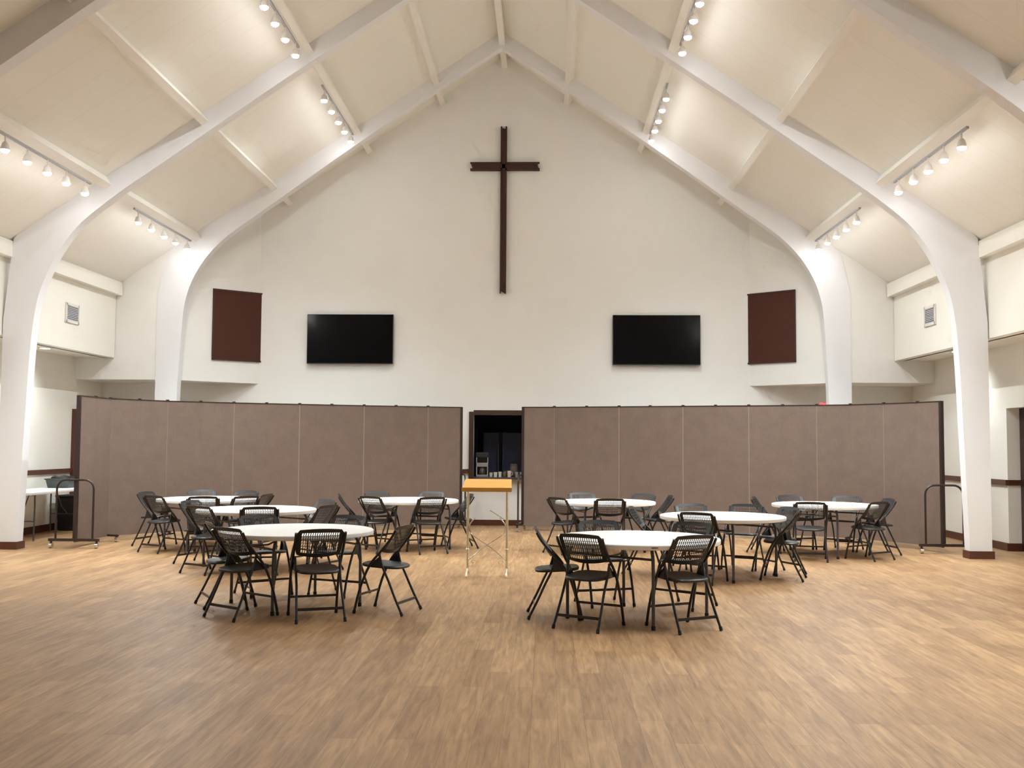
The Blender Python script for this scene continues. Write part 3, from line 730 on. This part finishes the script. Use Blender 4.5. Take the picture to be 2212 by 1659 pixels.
# ------------------------------------------------------------------ lectern
t = thing('lectern', 'lectern with slanted golden wood top on cream scrolled metal legs, centre of the hall', 'lectern', (.155, 12.55, 0))
a = math.radians(24)
rot = Matrix.Rotation(a, 3, 'X')
MB().prism([(-.298, -.20, 1.035), (.298, -.20, 1.035), (.285, .19, 1.140), (-.285, .19, 1.140)], [(-.298, -.205, 1.06), (.298, -.205, 1.06), (.285, .185, 1.165), (-.285, .185, 1.165)]).build('desk_top', 'oak', t, bevel=.003)
MB().box((0, -.213, 1.050), (.60, .022, .05)).build('book_ledge', 'oak', t, bevel=.003)
for s in (-1, 1):
    x = .238 * s
    MB().tube([(x, 0, .06), (x, 0, .30), (x, 0, .70), (x, 0, 1.085)], .016, 12).build('leg', 'gold', t, smooth=SM)
    MB().lathe([(.016, 0), (.024, .006), (.024, .016), (.016, .022)], 14, (x, 0, .31)).build('leg_collar', 'gold', t, smooth=SM)
    MB().tube(smooth3([(x, -.20, .012), (x, -.17, .045), (x, -.08, .065), (x, 0, .085), (x, .08, .065), (x, .17, .045), (x, .20, .012)], 4), [.013] * 25, 10).build('foot', 'gold', t, smooth=SM)
    # small scroll by the foot
    pts = [(x - s * (.07 + .032 * math.cos(q) * (1 - q / 9)), 0, .17 + .032 * math.sin(q) * (1 - q / 9)) for q in [k * .35 - .9 for k in range(18)]]
    MB().tube(pts, .004, 6).build('scroll', 'gold', t, smooth=SM)
    MB().tube([(x, 0, .10), (x - s * .03, 0, .125), (x - s * .052, 0, .145)], .004, 6).build('scroll_arm', 'gold', t, smooth=SM)
    # curved crossing rod
    rod = smooth3([(-x + s * .01, s * .012, .19), (-x * .2, s * .012, .34), (x * .72, s * .012, .485), (x * .92, s * .012, .56), (x * .88, s * .012, .63), (x * .62, s * .012, .70)], 6)
    MB().tube(rod, .006, 8).build('crossing_rod', 'chrome', t, smooth=SM)
MB().tube([(.03, .015, .79), (.205, .015, .68)], .006, 8).build('upper_rod', 'chrome', t, smooth=SM)

# ------------------------------------------------------------------ left aisle table and what is around it
t = thing('folding_table', 'white rectangular folding table along the left aisle wall behind the column', 'table', (-7.56, 17.0, 0))
TZ = .785
MB().box((0, .02, TZ - .022), (.76, 2.14, .044)).build('tabletop', 'whiteplastic', t, bevel=.01)
for y in (-.80, .98):
    fr = MB().tube(smooth3([(-.30, y, .01), (-.30, y, .68), (-.26, y, TZ - .05), (.26, y, TZ - .05), (.30, y, .68), (.30, y, .01)], 5), .0135, 8).build('leg_frame', 'tablegrey', t, smooth=SM)
    MB().tube([(-.30, y, .32), (.30, y, .32)], .010, 8).build('crossbar', 'tablegrey', t, smooth=SM)
    MB().tube([(0, y, .32), (0, y + (.22 if y < 0 else -.22), .46), (0, y + (.42 if y < 0 else -.42), TZ - .05)], .009, 8).build('brace', 'tablegrey', t, smooth=SM)
t = thing('plastic_bin', 'dark grey-green bin with a black bag on the white aisle table', 'bin', (-7.60, 17.80, TZ))
MB().prism([(-.17, -.15, 0), (.19, -.15, 0), (.19, .15, 0), (-.17, .15, 0)], [(-.20, -.18, .15), (.22, -.18, .15), (.22, .18, .15), (-.20, .18, .15)]).build('body', 'bin', t, bevel=.012)
MB().box((.01, 0, .152), (.45, .385, .02)).build('rim', 'bin', t, bevel=.006)
b = MB(); b.lathe([(.19, 0), (.18, .03), (.13, .05), (.06, .055), (0, .06)], 20, (.02, 0, .155))
for v in b.bm.verts: v.co.z += .012 * math.sin(v.co.x * 37 + v.co.y * 21); v.co.x *= 1.05
b.build('bag', 'binlid', t, smooth=SM)
t = thing('storage_crate', 'black storage crate on the floor beyond the far end of the aisle table', 'crate', (-7.62, 18.46, 0))
MB().prism([(-.22, -.24, 0), (.22, -.24, 0), (.22, .24, 0), (-.22, .24, 0)], [(-.25, -.27, .60), (.25, -.27, .60), (.25, .27, .60), (-.25, .27, .60)]).build('body', 'blackbox', t, bevel=.015)
MB().box((0, 0, .615), (.53, .57, .035)).build('lid', 'blackbox', t, bevel=.008)

# ------------------------------------------------------------------ world + view
w = bpy.data.worlds.new('world'); sc.world = w; w.use_nodes = True
w.node_tree.nodes['Background'].inputs[0].default_value = (0, 0, 0, 1); w.node_tree.nodes['Background'].inputs[1].default_value = 0
sc.view_settings.view_transform = 'Standard'; sc.view_settings.look = 'None'; sc.view_settings.gamma = 1; sc.view_settings.use_curve_mapping = False
sc.view_settings.exposure = 0.70
sc.cycles.use_denoising = True
sc.cycles.max_bounces = 8; sc.cycles.diffuse_bounces = 5; sc.cycles.glossy_bounces = 3
sc.cycles.use_adaptive_sampling = True; sc.cycles.adaptive_threshold = .09; sc.cycles.adaptive_min_samples = 10
